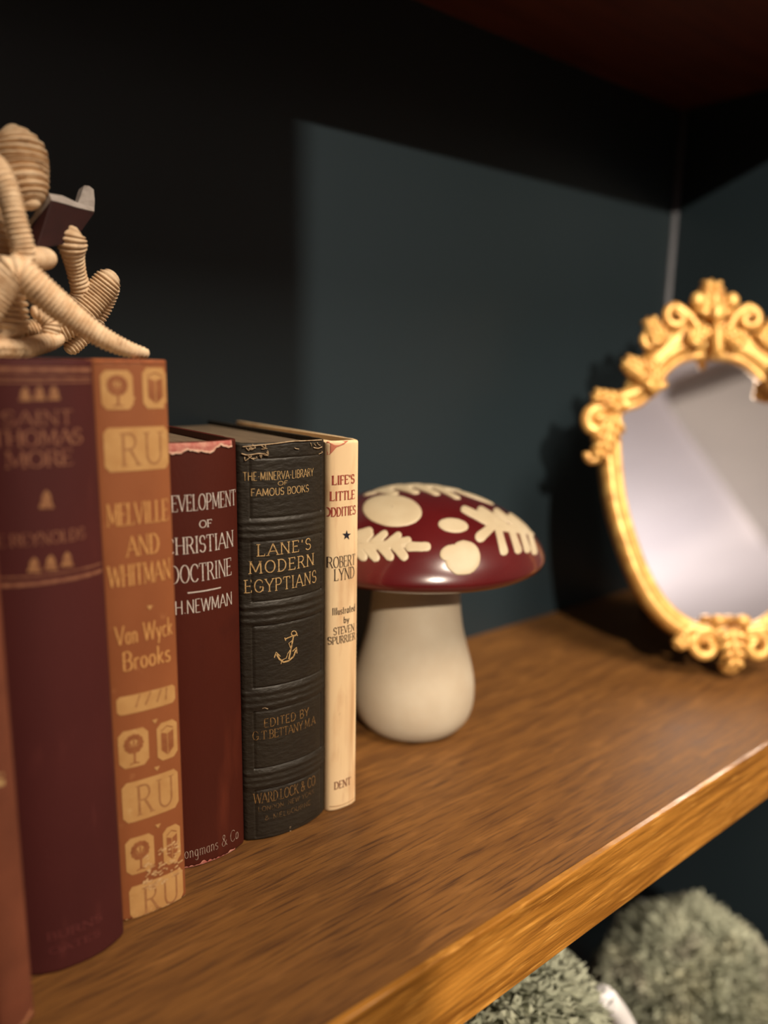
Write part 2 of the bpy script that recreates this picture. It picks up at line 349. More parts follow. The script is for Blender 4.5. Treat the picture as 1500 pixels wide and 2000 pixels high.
# ------------------------------------------------------------------ books
A0 = rad(-3.0); E0 = Vector((cos(A0), sin(A0), 0)); N0 = Vector((-sin(A0), cos(A0), 0))
class Book:
    def __init__(s, name, label, u0, u1, w0, D, H, b, cover, pages, disp=None, wear=.0004, p=2.3, nu=40, nz=70, lean=0.0, recess=.003):
        s.u0, s.T, s.w0, s.b, s.H, s.D, s.p = u0, u1-u0, w0, b, H, D, p
        s.disp = disp or (lambda u, z: 0.0); s.wear = wear; s.seed = len(name)*3.7+u0*999
        s.o = E0*u0+N0*w0
        s.root = empty(name, s.o, A0); tag(s.root, label, 'book', 'old books in the row')
        s.build(cover, pages, nu, nz, recess)
    def dep(s, u, z):
        q = 2*u/s.T-1; q = max(-1, min(1, q))
        d = s.b*abs(q)**s.p
        # rounded shoulder right at the joint
        e = min(u, s.T-u); r = .0016
        if e < r: d += r-math.sqrt(max(0, r*r-(r-e)**2))
        ez = min(z, s.H-z); rz = .0012
        if ez < rz: d += (rz-math.sqrt(max(0, rz*rz-(rz-max(ez, 0))**2)))*.8
        return d-s.disp(u, z)
    def build(s, cover, pages, nu, nz, recess):
        T, H, D = s.T, s.H, s.D; th = .0024
        # outer path
        us = [T*(.5-.5*cos(pi*i/nu)) for i in range(nu+1)]
        zs = [0, .0003, .0007, .0012]+[.002+(H-.004)*i/nz for i in range(nz+1)]+[H-.0012, H-.0007, H-.0003, H]
        rows = []
        for z in zs:
            r = []
            ws = s.dep(0, H/2)
            def zz(u):
                if z > H*.5: return z-s.wear*max(0, noise.noise(Vector((u*180+s.seed, 3.1, 1)))+.2)*max(0, (z-H+.01)/.01)
                return z+s.wear*.0
            side = [(0, D), (0, D*.6), (0, ws+.012), (.0009, ws+.008), (.0010, ws+.006), (.0004, ws+.003)]
            for u, w in side: r.append(Vector((u, w, z)))
            for u in us: r.append(Vector((u, s.dep(u, z), zz(u))))
            for u, w in reversed(side): r.append(Vector((T-u, w, z)))
            # inner path
            inn = [(T-th, D), (T-th, ws+.004)]
            for u, w in inn: r.append(Vector((u, w, z)))
            for k in range(9):
                u = th+(T-2*th)*(1-k/8); r.append(Vector((u, s.dep(u, H/2)+s.disp(u, H/2)+th*.6, z)))
            for u, w in reversed(inn): r.append(Vector((T-u, w, z)))
            rows.append(r)
        m = MB(); m.grid(rows, close_u=True)
        n = len(rows[0]); no = 6*2+nu+1
        # close top and bottom between outer and inner path (rim faces)
        for row in (0, len(rows)-1):
            b0 = row*n
            inner = [b0+no+k for k in range(n-no)]
            outer = [b0+k for k in range(no)]
            # match by fraction
            io = list(reversed(inner)); a = 0; bq = 0; NO, NI = len(outer), len(io)
            while a < NO-1 or bq < NI-1:
                if bq == NI-1 or (a < NO-1 and (a+1)/(NO-1) <= (bq+1)/(NI-1)):
                    m.F.append((outer[a], outer[a+1], io[bq])); a += 1
                else:
                    m.F.append((outer[a], io[bq+1], io[bq])); bq += 1
        s.cover = m.build('cover', cover, s.root, smooth=True, weld=False)
        bm = bmesh.new(); bm.from_mesh(s.cover.data)
        for e in bm.edges:
            if len(e.link_faces) == 2 and e.calc_face_angle(0) > rad(50): e.smooth = False
        bm.to_mesh(s.cover.data); bm.free()
        # page block, slightly hollow at the fore-edge and rounded like the spine
        pb = MB(); t2 = th+.0002; rows = []
        z1 = H-recess
        for z in (.003, H*.5, z1-.0006, z1):
            ins = .0004 if z == z1 else 0
            r = []
            for k in range(13):
                u = t2+(T-2*t2)*k/12; r.append((u, s.dep(u, H/2)+s.disp(u, H/2)+th*.8+ins, z))
            for k in range(13):
                q = 1-k/12; u = t2+(T-2*t2)*q; r.append((u, D-.0045-.003*(1-(2*q-1)**2)-ins, z))
            rows.append(r)
        pb.grid(rows, close_u=True)
        # top as strips so that it is a clean sheet of page edges
        for row in (0, 3):
            b0 = row*26
            for k in range(12): pb.F.append((b0+k, b0+k+1, b0+24-k, b0+25-k))
        s.pages = pb.build('page_block', pages, s.root, smooth=False)
    def uv(s, px, py):
        """photo pixel -> (across, up) on the spine"""
        q = s.o+N0*(s.b*.15)
        d = ray(px, py); t = ((q-CAM).dot(N0))/d.dot(N0); P = CAM+d*t-s.o
        return (P.dot(E0), P.z)
    def put(s, rib, name, m, off=.00016, parent=None):
        V = []
        for u, z in rib.V:
            uu = max(.0001, min(s.T-.0001, u)); zz = max(.0001, min(s.H-.0001, z))
            V.append((max(.0002, min(s.T-.0002, u)), s.dep(uu, zz)-off, z))
        me = mesh(name, V, rib.F); o = link(name, me, m, parent or s.root); return o
    def line(s, rib, text, a, b, hpx, serif=True, thin=.07, thick=.14, track=.08, slant=0, drop=0):
        ua, za = s.uv(*a); ub, zb = s.uv(*b); _, zt = s.uv((a[0]+b[0])/2, (a[1]+b[1])/2-hpx); zb_ = (za+zb)/2; h = zt-zb_
        st, w = glyph_strokes(text, serif, thin, thick, track); k = (ub-ua)/w
        kw = h*min(1.0, max(.55, k/h))
        for i, (pts, wd) in enumerate(st):
            q = [(ua+x*k, zb_+y*h) for x, y in pts]
            if wd is None: rib.stroke(q, thick*kw, thin*kw)
            else: rib.stroke(q, wd*kw)
    def pxstroke(s, rib, pts, wpx, close=False):
        q = [s.uv(*p) for p in pts]; a = s.uv(pts[0][0], pts[0][1]); b = s.uv(pts[0][0], pts[0][1]-10); rib.stroke(q, wpx*(b[1]-a[1])/10)

GOLD = mat('dull_gilt', (212, 178, 124), (150, 118, 76), 900, (1, 1, 1), .45, metal=.15, lo=.45, hi=.7)
GOLDF = mat('faded_gilt', (146, 98, 72), (112, 64, 48), 500, (1, 1, 1), .6, lo=.35, hi=.65)
GOLDFF = mat('worn_gilt', (160, 116, 76), (126, 80, 56), 600, rough=.55, lo=.35, hi=.65)
SILV = mat('silver_foil', (212, 204, 196), (168, 156, 146), 900, rough=.4, lo=.45, hi=.7)
INKR = mat('red_ink', (150, 52, 40), (170, 80, 62), 700, rough=.7)
INKB = mat('navy_ink', (28, 28, 44), rough=.7)
INKK = mat('black_ink', (48, 36, 30), (80, 62, 48), 800, rough=.7)

# --- thin terracotta book and its dark neighbour at the edge of the view
C_TER = mat('terracotta_cloth', (102, 52, 31), (118, 63, 40), 60, rough=.75, bump=.3, bscale=900)
bk0 = Book('thin_terracotta_book', 'thin terracotta cloth book beside the burgundy volume', .0297, .0418, .2528, .140, .19, .0015, C_TER, PAGES, nz=30)
r = Ribbon(); r.rrect(.0035, .0905, .0085, .0925, .0004); r.rrect(.0035, .094, .0085, .0945, .0001); bk0.put(r, 'gilt_ornament', GOLD)
r = Ribbon(); z = .0; pts = [(.0055, .0004), (.0085, .0022), (.0098, .0038), (.0112, .0046), (.0112, .0030), (.0090, .0006)]
r.poly(pts); bk0.put(r, 'frayed_corner', mat('frayed_cloth', (176, 120, 84), (150, 96, 66), 500, rough=.9))
C_DK = mat('dark_green_cloth', (30, 34, 28), (38, 42, 34), 60, rough=.7, bump=.3, bscale=900)
bkx = Book('dark_green_book', 'dark green cloth book behind the thin terracotta book', .0085, .0295, .2600, .138, .2, .003, C_DK, PAGES, nz=20, nu=20)

# --- burgundy book
C_BUR = mat('burgundy_cloth', (62, 18, 18), (78, 28, 26), 16, (1, 1, .5), .72, .35, 1200, lo=.3, hi=.7, spec=.35,
            extra=[((108, 52, 46), 120, (1, 1, .25), .62, .8, .35)])
bk1 = Book('burgundy_book', 'tall burgundy cloth book with faded gilt lettering and bell ornaments', .0422, .0802, .2700, .150, .2250, .0065, C_BUR, PAGES, p=2.4)
t = Ribbon()
bk1.line(t, 'SAINT', (6, 832), (143, 827), 27, thin=.07, thick=.17)
bk1.line(t, 'THOMAS', (-14, 873), (163, 867), 30, thin=.07, thick=.17)
bk1.line(t, 'MORE', (12, 913), (143, 908), 30, thin=.07, thick=.17)
bk1.put(t, 'title_lettering', GOLDF)
t = Ribbon(); bk1.line(t, 'E.E.REYNOLDS', (-30, 1072), (168, 1055), 23, thin=.06, thick=.15); bk1.put(t, 'author_lettering', GOLDF)
t = Ribbon(); bk1.line(t, 'BURNS', (92, 1835), (200, 1800), 14, thin=.08, thick=.13); bk1.line(t, 'OATES', (96, 1862), (196, 1828), 12, thin=.08, thick=.13); bk1.put(t, 'publisher_lettering', mat('faint_gilt', (108, 52, 50), (98, 42, 42), 500, rough=.6))
def bell(rib, b, px, py, w, h, ringed=True):
    prof = [(-.5, 0), (.5, 0), (.5, .18), (.36, .3), (.34, .62), (.2, .84), (.0, 1), (-.2, .84), (-.34, .62), (-.36, .3), (-.5, .18)]
    rib.poly([b.uv(px+x*w, py-y*h) for x, y in prof])
for x, y, w_, h_ in ((48, 783, 24, 28), (75, 782, 24, 28), (104, 781, 24, 28), (89, 992, 27, 36), (66, 1117, 25, 30), (98, 1112, 25, 30), (130, 1106, 25, 30)):
    t = Ribbon(); bell(t, bk1, x, y, w_, h_); bk1.put(t, 'bell_ornament', GOLDFF)
for y, h in ((722, .0016), (738, .0006), (746, .0006), (1121, .0006), (1136, .0014)):
    t = Ribbon(); z = bk1.uv(90, y)[1]; t.rrect(.0015, z-h/2, bk1.T-.0015, z+h/2, .0001); bk1.put(t, 'gilt_rule', GOLDF)

# --- tan patterned book
C_TAN = mat('russet_jacket', (134, 75, 40), (154, 91, 52), 22, (1, 1, .6), .6, .2, 500, lo=.3, hi=.7,
            extra=[((186, 128, 82), 200, (1, 1, 1), .66, .8, .4)])
TANL = mat('tan_label_print', (196, 151, 94), (182, 134, 79), 120, rough=.62, lo=.4, hi=.75, extra=[((206, 166, 112), 260, (1, 1, 1), .62, .75, .6)])
TANT = mat('ochre_lettering', (206, 152, 90), (180, 124, 68), 600, rough=.62, lo=.45, hi=.75)
TANM = mat('brown_monogram_print', (154, 104, 62), (170, 122, 76), 300, rough=.62)
TAND = mat('brown_emblem_print', (140, 82, 46), (156, 98, 58), 300, rough=.62)
bk2 = Book('tan_patterned_book', 'worn russet and tan book patterned with tree and book emblems', .0806, .1092, .2815, .146, .2252, .0022, C_TAN, PAGES, p=3.0, wear=.0008)
lab = None; LABO = []
def prect(rib, b, x0, y0, x1, y1, sl, r):
    """label whose photo corners are x0..x1, y0..y1 at its middle"""
    xm = (x0+x1)/2
    u0_ = b.uv(x0, (y0+y1)/2)[0]; u1_ = b.uv(x1, (y0+y1)/2)[0]
    za = b.uv(xm, y1)[1]; zb = b.uv(xm, y0)[1]
    rib = Ribbon(); rib.rrect(max(.0004, u0_), max(.0006, za), min(b.T-.0004, u1_), min(b.H-.0004, zb), r); LABO.append(b.put(rib, 'printed_label', TANL, .00012))
    return (max(.0004, u0_), za, min(b.T-.0004, u1_), zb)
B_top = [prect(lab, bk2, 198, 723, 259, 800, 0, .0016), prect(lab, bk2, 278, 718, 329, 798, 0, .0016)]
R1 = prect(lab, bk2, 204, 834, 331, 919, 0, .0016)
R0 = prect(lab, bk2, 228, 1350, 344, 1386, 0, .0012)
B_mid = [prect(lab, bk2, 232, 1424, 290, 1498, 0, .002), prect(lab, bk2, 306, 1408, 348, 1482, 0, .002)]
R2 = prect(lab, bk2, 239, 1516, 350, 1594, 0, .0018)
B_low = [prect(lab, bk2, 246, 1632, 301, 1704, 0, .002), prect(lab, bk2, 318, 1612, 354, 1686, 0, .002)]
R3 = prect(lab, bk2, 253, 1714, 360, 1783, 0, .0012)
em = Ribbon()
def tree_emblem(q):
    u0, z0, u1, z1 = q; c = (u0+u1)/2; w = u1-u0; h = z1-z0
    em.stroke([(c, z0+.10*h), (c+.02*w, z0+.5*h)], .0008)
    for dx in (-.16, .16): em.stroke([(c, z0+.12*h), (c+dx*w, z0+.09*h)], .0005)
    for a in range(0, 360, 30):
        rr = .0012
        em.poly([(c+.24*w*cos(rad(a))+rr*cos(rad(b)), z0+.62*h+.19*h*sin(rad(a))+rr*sin(rad(b))) for b in range(0, 360, 45)])
    for a in (50, 90, 130): em.stroke([(c, z0+.42*h), (c+.2*w*cos(rad(a)), z0+.42*h+.3*h*sin(rad(a)))], .0006)
def book_emblem(q):
    u0, z0, u1, z1 = q; w = u1-u0; h = z1-z0; c = (u0+u1)/2
    em.poly([(c-.3*w, z0+.75*h), (c-.3*w, z0+.28*h), (c-.02*w, z0+.12*h), (c-.02*w, z0+.68*h)])
    em.poly([(c+.02*w, z0+.68*h), (c+.02*w, z0+.12*h), (c+.3*w, z0+.28*h), (c+.3*w, z0+.75*h)])
    em.stroke([(c-.3*w, z0+.79*h), (c, z0+.88*h), (c+.3*w, z0+.79*h)], .0004)
for bb in (B_top, B_mid, B_low):
    em = Ribbon(); tree_emblem(bb[0]); bk2.put(em, 'tree_emblem', TAND, .0002)
    em = Ribbon(); book_emblem(bb[1]); bk2.put(em, 'book_emblem', TAND, .0002)
def ru(q, top=1.0):
    u0, z0, u1, z1 = q; w = u1-u0; h = z1-z0
    k = .72*h
    st, tw = glyph_strokes('RU', True, .07, .12, .22)
    for pts, wd in st:
        em.stroke([(u0+.24*w+x*.66*w/tw, z0+.14*h+y*k) for x, y in pts], (wd or .1)*.0085)
for q in (R1, R2, R3):
    em = Ribbon(); ru(q); bk2.put(em, 'monogram', TANM, .0002)
em = Ribbon()
u0, z0, u1, z1 = R0
for f0, f1 in ((.3, .38), (.46, .56), (.66, .74), (.82, .84)): em.stroke([(u0+f0*(u1-u0), z0+.3*(z1-z0)), (u0+f1*(u1-u0), z0+.95*(z1-z0))], .0007)
bk2.put(em, 'monogram', TANM, .0002)
t = Ribbon()
bk2.line(t, 'MELVILLE', (210, 1027), (331, 1018), 42, thin=.07, thick=.17)
bk2.line(t, 'AND', (248, 1086), (311, 1079), 38, thin=.07, thick=.17)
bk2.line(t, 'WHITMAN', (214, 1146), (335, 1133), 40, thin=.07, thick=.17)
bk2.put(t, 'title_lettering', TANT)
t = Ribbon(); bk2.line(t, 'Van Wyck', (226, 1258), (339, 1243), 36, False, .08, .15); bk2.line(t, 'Brooks', (240, 1308), (334, 1294), 36, False, .08, .15)
bk2.put(t, 'author_lettering', TANT)
t = Ribbon()
for x, y in ((258, 780), (292, 1186), (302, 1408), (306, 1500), (308, 1612), (182, 822)):
    t = Ribbon(); u, z = bk2.uv(x, y); t.poly([(u-.0012, z+.0008), (u, z-.001), (u+.0012, z+.0008)]); bk2.put(t, 'small_triangle_print', TANL)
FRAY = mat('frayed_paper', (214, 178, 128), (176, 132, 86), 400, rough=.9, bump=.5, bscale=1200)
def ragged(b, u0, u1, zbase, hfun, name, m, up=False, off=.0003, n=50):
    r = Ribbon(); base = 0
    for i in range(n+1):
        u = u0+(u1-u0)*i/n; h = hfun(i/n, u)
        lo, hi = (zbase, zbase+h) if not up else (zbase-h, zbase)
        r.V += [Vector((u, lo)), Vector((u, (lo+hi)/2)), Vector((u, hi))]
        if i:
            k = 3*i
            r.F += [(k-3, k, k+1, k-2), (k-2, k+1, k+2, k-1)]
    return b.put(r, name, m, off)
nf = lambda u, s, k: abs(noise.noise(Vector((u*k, s, .3))))
ragged(bk2, .002, bk2.T-.0006, .0002, lambda f, u: .0004+.0012*nf(u, 1, 900), 'frayed_tail', FRAY)
ragged(bk2, .0016, bk2.T-.0006, bk2.H-.0002, lambda f, u: .0006+.0014*nf(u, 4, 500), 'worn_head', mat('worn_russet', (164, 92, 50), (140, 72, 38), 200, rough=.8), up=True)
r = Ribbon()
for k in range(90):
    u = .009+.016*random.random(); z = .011+.017*random.random(); a = random.uniform(-.4, .9); L = random.uniform(.0006, .0026)
    r.stroke([(u, z), (u+L*cos(a), z+L*sin(a)*.6)], random.uniform(.0003, .0009))
o = bk2.put(r, 'scuff_marks', FRAY, .00024); o['kind'] = 'stuff'

# --- red book
C_RED = mat('oxblood_cloth', (64, 20, 11), (82, 29, 16), 14, (1, 1, .35), .5, .25, 900, lo=.3, hi=.7, spec=.4,
            extra=[((118, 52, 32), 30, (2.2, 1, .35), .6, .8, .45), ((54, 16, 12), 40, (1, 1, .6), .62, .75, .5)])
bk3 = Book('oxblood_book', 'oxblood red cloth book with silver lettering and frayed pink head', .1096, .1462, .2985, .128, .1925, .0045, C_RED, PAGESD, wear=.0012)
t = Ribbon()
bk3.line(t, 'DEVELOPMENT', (323, 1005), (466, 985), 31, thin=.06, thick=.12)
bk3.line(t, 'OF', (388, 1031), (413, 1027), 14, thin=.08, thick=.15)
bk3.line(t, 'CHRISTIAN', (326, 1086), (460, 1069), 32, thin=.06, thick=.12)
bk3.line(t, 'DOCTRINE', (336, 1142), (455, 1124), 34, thin=.06, thick=.12)
bk3.pxstroke(t, [(366, 1158), (398, 1153), (431, 1147)], 2.6)
bk3.put(t, 'title_lettering', SILV)
t = Ribbon(); bk3.line(t, 'J.H.NEWMAN', (330, 1206), (456, 1181), 26, False, .07, .11); bk3.put(t, 'author_lettering', SILV)
t = Ribbon(); bk3.line(t, 'Longmans & Co', (352, 1680), (469, 1643), 22, False, .07, .10); bk3.put(t, 'publisher_lettering', mat('dull_silver', (170, 152, 138), (120, 90, 78), 700, rough=.5))
PINK = mat('torn_pink_cloth', (178, 96, 88), (206, 150, 132), 320, (1, 1, 1), .9, .6, 900)
TRN = lambda f, u: (.0034+.0022*noise.noise(Vector((u*210, 2.2, .3)))+.0008*noise.noise(Vector((u*700, 5.2, .3)))-.0016*max(0, f-.6)/.4)
ragged(bk3, .0006, .0335, bk3.H-.0003, lambda f, u: TRN(f, u), 'torn_head', PINK, up=True, n=80)
r = Ribbon(); prev = None
for i in range(60):
    u = .0006+.0329*i/59; z = bk3.H-.0003-TRN(i/59, u)
    if prev: r.stroke([prev, (u, z)], .0007+.0010*nf(u, 8, 500))
    prev = (u, z)
bk3.put(r, 'torn_edge', mat('torn_cloth_edge', (230, 196, 172), (206, 150, 130), 500, rough=.9), .0005)
ragged(bk3, .004, .030, .0004, lambda f, u: .0004+.0022*nf(u, 6, 330), 'frayed_tail', PINK)

# --- black leather-look book with raised bands
bk4_o = E0*.1464+N0*.2975
def z_at(px, py):
    q = bk4_o+N0*.001; d = ray(px, py); t = ((q-CAM).dot(N0))/d.dot(N0); return (CAM+d*t).z
BZ = [z_at(555, y) for y in (1016, 1030, 1043, 1178, 1193, 1206, 1344, 1357, 1369, 1499, 1511, 1522)]
PAN = [(z_at(555, a), z_at(555, b)) for a, b in ((893, 1008), (1053, 1168), (1216, 1334), (1380, 1490), (1532, 1621))]
T4 = .0448
def disp4(u, z):
    d = 0
    for k in BZ:
        x = (z-k)/.0012
        if abs(x) < 3: d += .00055*math.exp(-x*x)
    for zt, zb in PAN:
        if zb-.002 < z < zt+.002:
            for e in (zt, zb):
                x = (z-e)/.0004
                if abs(x) < 3 and .0045 < u < T4-.0032: d -= .00045*math.exp(-x*x)
            if zb < z < zt:
                for e in (.0048, T4-.0034):
                    x = (u-e)/.0004
                    if abs(x) < 3: d -= .00045*math.exp(-x*x)
    return d
C_BLK = mat('black_grained_cloth', (32, 27, 20), (43, 37, 27), 30, (1, 1, .6), .56, .9, 330, lo=.3, hi=.7, spec=.5, bstretch=(.7, 1, 1.6), bdist=.0006)
bk4 = Book('black_banded_book', 'thick black grained book with raised bands and gilt anchor', .1464, .1464+T4, .2975, .132, .1905, .006, C_BLK, PAGESD, disp=disp4, wear=.0012, nu=110, nz=420, recess=.0022)
t = Ribbon()
bk4.line(t, 'THE-MINERVA-LIBRARY', (482, 941), (614, 930), 16, False, .10, .13, .1)
bk4.line(t, 'OF', (541, 948), (560, 946), 8, False, .13, .15)
bk4.line(t, 'FAMOUS BOOKS', (495, 971), (603, 960), 14, False, .10, .13, .1)
bk4.put(t, 'series_lettering', GOLD)
t = Ribbon()
bk4.line(t, "LANE'S", (505, 1087), (608, 1073), 22, thin=.08, thick=.11, track=.2)
bk4.line(t, 'MODERN', (492, 1122), (615, 1105), 23, thin=.08, thick=.11, track=.2)
bk4.line(t, 'EGYPTIANS', (485, 1161), (621, 1139), 24, thin=.08, thick=.11, track=.16)
bk4.put(t, 'title_lettering', GOLD)
GOLDD = mat('dim_gilt', (158, 122, 76), (86, 68, 44), 800, rough=.5, metal=.3, lo=.4, hi=.66)
GOLDR = mat('rubbed_gilt', (120, 94, 62), (66, 54, 38), 700, rough=.5, metal=.2, lo=.38, hi=.62)
t = Ribbon(); bk4.line(t, 'EDITED BY', (517, 1420), (603, 1399), 16, False, .10, .13, .12); bk4.line(t, 'G.T.BETTANY.M.A', (499, 1447), (618, 1418), 16, thin=.08, thick=.13)
bk4.put(t, 'editor_lettering', GOLDD)
t = Ribbon(); bk4.line(t, 'WARD.LOCK & CO.', (501, 1571), (621, 1537), 19, thin=.08, thick=.13); bk4.put(t, 'publisher_lettering', GOLDD)
t = Ribbon(); bk4.line(t, 'LONDON, NEW YORK', (508, 1585), (615, 1554), 9, False, .12, .13, .14); bk4.line(t, '& MELBOURNE', (519, 1601), (607, 1574), 9, False, .12, .13, .16)
bk4.put(t, 'city_lettering', GOLDR)
t = Ribbon(); P = lambda pts, w: bk4.pxstroke(t, pts, w)
P([(572+5*cos(a*.5), 1236+5*sin(a*.5)) for a in range(14)], 2)
P([(555, 1247), (566, 1242), (578, 1238)], 2.4); P([(554, 1244), (556, 1250)], 2.2); P([(577, 1235), (579, 1241)], 2.2)
P([(571, 1242), (567, 1262), (562, 1286)], 3)
P([(539, 1277), (544, 1286), (552, 1292), (562, 1289), (571, 1281), (576, 1268)], 3.2)
P([(535, 1284), (538, 1273), (546, 1281)], 2); P([(569, 1271), (577, 1263), (578, 1275)], 2)
P([(571, 1248), (562, 1255), (566, 1266), (560, 1275), (557, 1284), (549, 1288), (547, 1296)], 1.7)
bk4.put(t, 'anchor_emblem', GOLD)
t = Ribbon()
for x, y in ((514, 1385),): bk4.pxstroke(t, [(x, y), (x+4, y-2), (x+10, y)], 1.8)
bk4.put(t, 'paint_fleck', mat('pale_fleck', (196, 172, 138), rough=.9)); t = Ribbon()
bk4.pxstroke(t, [(565, 1612), (566, 1622)], 2.4)
FRAYC = mat('frayed_thread', (196, 172, 138), (150, 124, 92), 500, rough=.9)
bk4.put(t, 'paint_fleck', FRAYC)
tb = MB()
def thread(pts, rr=.00022):
    Q = catmull([(u, bk4.dep(max(0.0002, min(T4-.0002, u)), min(bk4.H-.0005, z))-.0004, z) for u, z in pts], .0006); tb.tube(Q, [rr]*len(Q), 5)
zt = bk4.H
thread([(.002, zt-.0016), (.008, zt-.0010), (.016, zt-.0004), (.024, zt+.0002), (.032, zt), (.042, zt-.0004)], .00028)
for k in range(16):
    u = random.choice((random.uniform(.002, .012), random.uniform(.002, .012), random.uniform(.024, T4-.001))); z = zt-random.uniform(.0005, .006)
    thread([(u, z), (u+random.uniform(-.001, .002), z-random.uniform(.0002, .0018)), (u+random.uniform(-.002, .003), z-random.uniform(-.0006, .002))], .0002)
thread([(.0015, zt-.0045), (.004, zt-.0052), (.008, zt-.0046), (.0105, zt-.0048)], .0003)
thread([(.036, zt-.0034), (.039, zt-.004), (.042, zt-.0036)], .0003)
tb.build('frayed_thread', FRAYC, bk4.root)

# --- cream book
C_CRM = mat('cream_jacket', (248, 222, 178), (242, 206, 158), 30, (1, 1, .4), .62, .3, 160, lo=.3, hi=.75,
            extra=[((196, 140, 90), 60, (1.6, 1, .35), .52, .74, .7), ((176, 122, 78), 34, (3.4, 1, .16), .56, .74, .6), ((252, 232, 196), 22, (1, 1, .5), .6, .75, .5), ((150, 92, 56), 240, (1, 1, 1), .72, .8, .4)])
bk5 = Book('cream_jacketed_book', 'slim cream paper-jacketed book with red and black lettering', .1914, .2096, .2995, .130, .1895, .0026, C_CRM, PAGES, p=3.2, wear=.0010)
t = Ribbon()
bk5.line(t, "LIFE'S", (650, 947), (692, 943), 17, thin=.09, thick=.2)
bk5.line(t, 'LITTLE', (647, 978), (693, 974), 17, thin=.09, thick=.2)
bk5.line(t, 'ODDITIES', (639, 1010), (695, 1004), 17, thin=.09, thick=.2)
bk5.put(t, 'title_lettering', INKR)
t = Ribbon(); c = (676, 1045)
for k in range(5):
    a = rad(-90+72*k); a1 = a+rad(36); a0 = a-rad(36)
    t.poly([bk5.uv(*c), bk5.uv(c[0]+3.6*cos(a0), c[1]+3.9*sin(a0)), bk5.uv(c[0]+8.6*cos(a), c[1]+10*sin(a)), bk5.uv(c[0]+3.6*cos(a1), c[1]+3.9*sin(a1))])
bk5.put(t, 'star_print', INKB)
t = Ribbon(); bk5.line(t, 'ROBERT', (643, 1111), (694, 1102), 21, thin=.06, thick=.13); bk5.line(t, 'LYND', (653, 1134), (692, 1128), 22, thin=.06, thick=.13)
bk5.put(t, 'author_lettering', INKK)
t = Ribbon(); bk5.line(t, 'Illustrated', (650, 1201), (694, 1194), 14, False, .09, .15); bk5.line(t, 'by', (670, 1216), (681, 1214), 12, False, .09, .14)
bk5.line(t, 'STEVEN', (652, 1240), (692, 1232), 14, thin=.08, thick=.14); bk5.line(t, 'SPURRIER', (644, 1259), (694, 1250), 14, thin=.08, thick=.14)
bk5.put(t, 'illustrator_lettering', INKK)
t = Ribbon(); bk5.line(t, 'DENT', (653, 1541), (684, 1532), 14, thin=.09, thick=.16); bk5.put(t, 'publisher_lettering', mat('brown_ink', (120, 60, 40), rough=.7))
r = Ribbon(); H5 = bk5.H; r.poly([(.0003, H5-.0003), (.0105, H5-.0002), (.0080, H5-.0016), (.0050, H5-.0024), (.0022, H5-.0030), (.0012, H5-.0062), (.0003, H5-.0066)])
bk5.put(r, 'exposed_pink_cover', mat('pink_cloth', (206, 128, 100), (190, 108, 84), 200, rough=.8))
r = Ribbon(); r.stroke([(.0012, .0030), (.008, .0024), (.0168, .0028)], .0003); bk5.put(r, 'fold_crease', mat('crease_brown', (170, 122, 76), rough=.8))

# ------------------------------------------------------------------ twine reader figurine on the two tall books
TW = mat('twine_wrap', (234, 208, 174), (212, 178, 140), 240, rough=.8, bump=.6, bscale=1400, bdist=.0003, extra=[((130, 92, 62), 160, (1, 1, 1), .58, .74, .5)])
ZT = .2252
fig = empty('twine_figurine', on_y(60, 693, .335)); fig.location.z = ZT
tag(fig, 'seated twine-wrapped figurine reading a tiny open book', 'figurine')
FO = fig.location.copy()
fb = MB()
def limb(spec, pitch=.0015, amp=.2, step=.0003, n=16):
    """spec: (px, py, depth y, radius px)"""
    P4 = []
    for x, y, dy, rp in spec:
        p = on_y(x, y, dy); sc_ = (p-CAM).dot(fwd)/F
        P4.append(Vector((p.x, p.y, p.z, rp*sc_)))
    Q = catmull(P4, step); pts = [Vector(q[:3])-FO for q in Q]; L = 0; rr = []
    cum = [0]
    for i in range(1, len(pts)): cum.append(cum[-1]+(pts[i]-pts[i-1]).length)
    tot = cum[-1]
    for i, q in enumerate(Q):
        r0 = max(q[3], .0006); s = cum[i]
        # rounded ends
        for e in (s, tot-s):
            if e < r0: r0 = max(.0001, math.sqrt(max(0, r0*r0-(r0-e)**2)))
        ph = abs(sin(pi*s/pitch+.5*noise.noise(Vector((s*300, q[3]*1000, 1)))))
        rr.append(r0*(1-amp+amp*1.6*ph**.6))
    pts2 = [Vector((p.x, p.y, max(p.z, rr[i]*.9 if p.z < .03 else p.z))) for i, p in enumerate(pts)]
    fb.tube(pts2, rr, n)
YB = .335
limb([(8, 250, YB+.004, 8), (18, 262, YB+.003, 36), (28, 290, YB+.002, 52), (36, 330, YB+.001, 52), (46, 362, YB-.001, 44), (54, 388, YB-.002, 36), (60, 404, YB-.003, 24), (62, 412, YB-.003, 10)], pitch=.0023)   # head, bent forward
limb([(5, 375, YB+.002, 26), (-6, 420, YB+.002, 26), (-12, 450, YB, 42), (-16, 520, YB, 56), (-14, 590, YB, 58), (-14, 660, YB, 62), (-14, 690, YB, 54)], pitch=.0023)      # neck and trunk
limb([(-30, 300, YB-.012, 12), (-8, 330, YB-.016, 24), (14, 372, YB-.018, 22), (30, 430, YB-.019, 21), (44, 490, YB-.018, 22), (40, 528, YB-.016, 22)], pitch=.0017)          # near arm
limb([(40, 505, YB-.018, 16), (60, 505, YB-.012, 20), (88, 505, YB-.006, 19), (104, 504, YB-.003, 13)], pitch=.0018)                                                         # near hand under the book
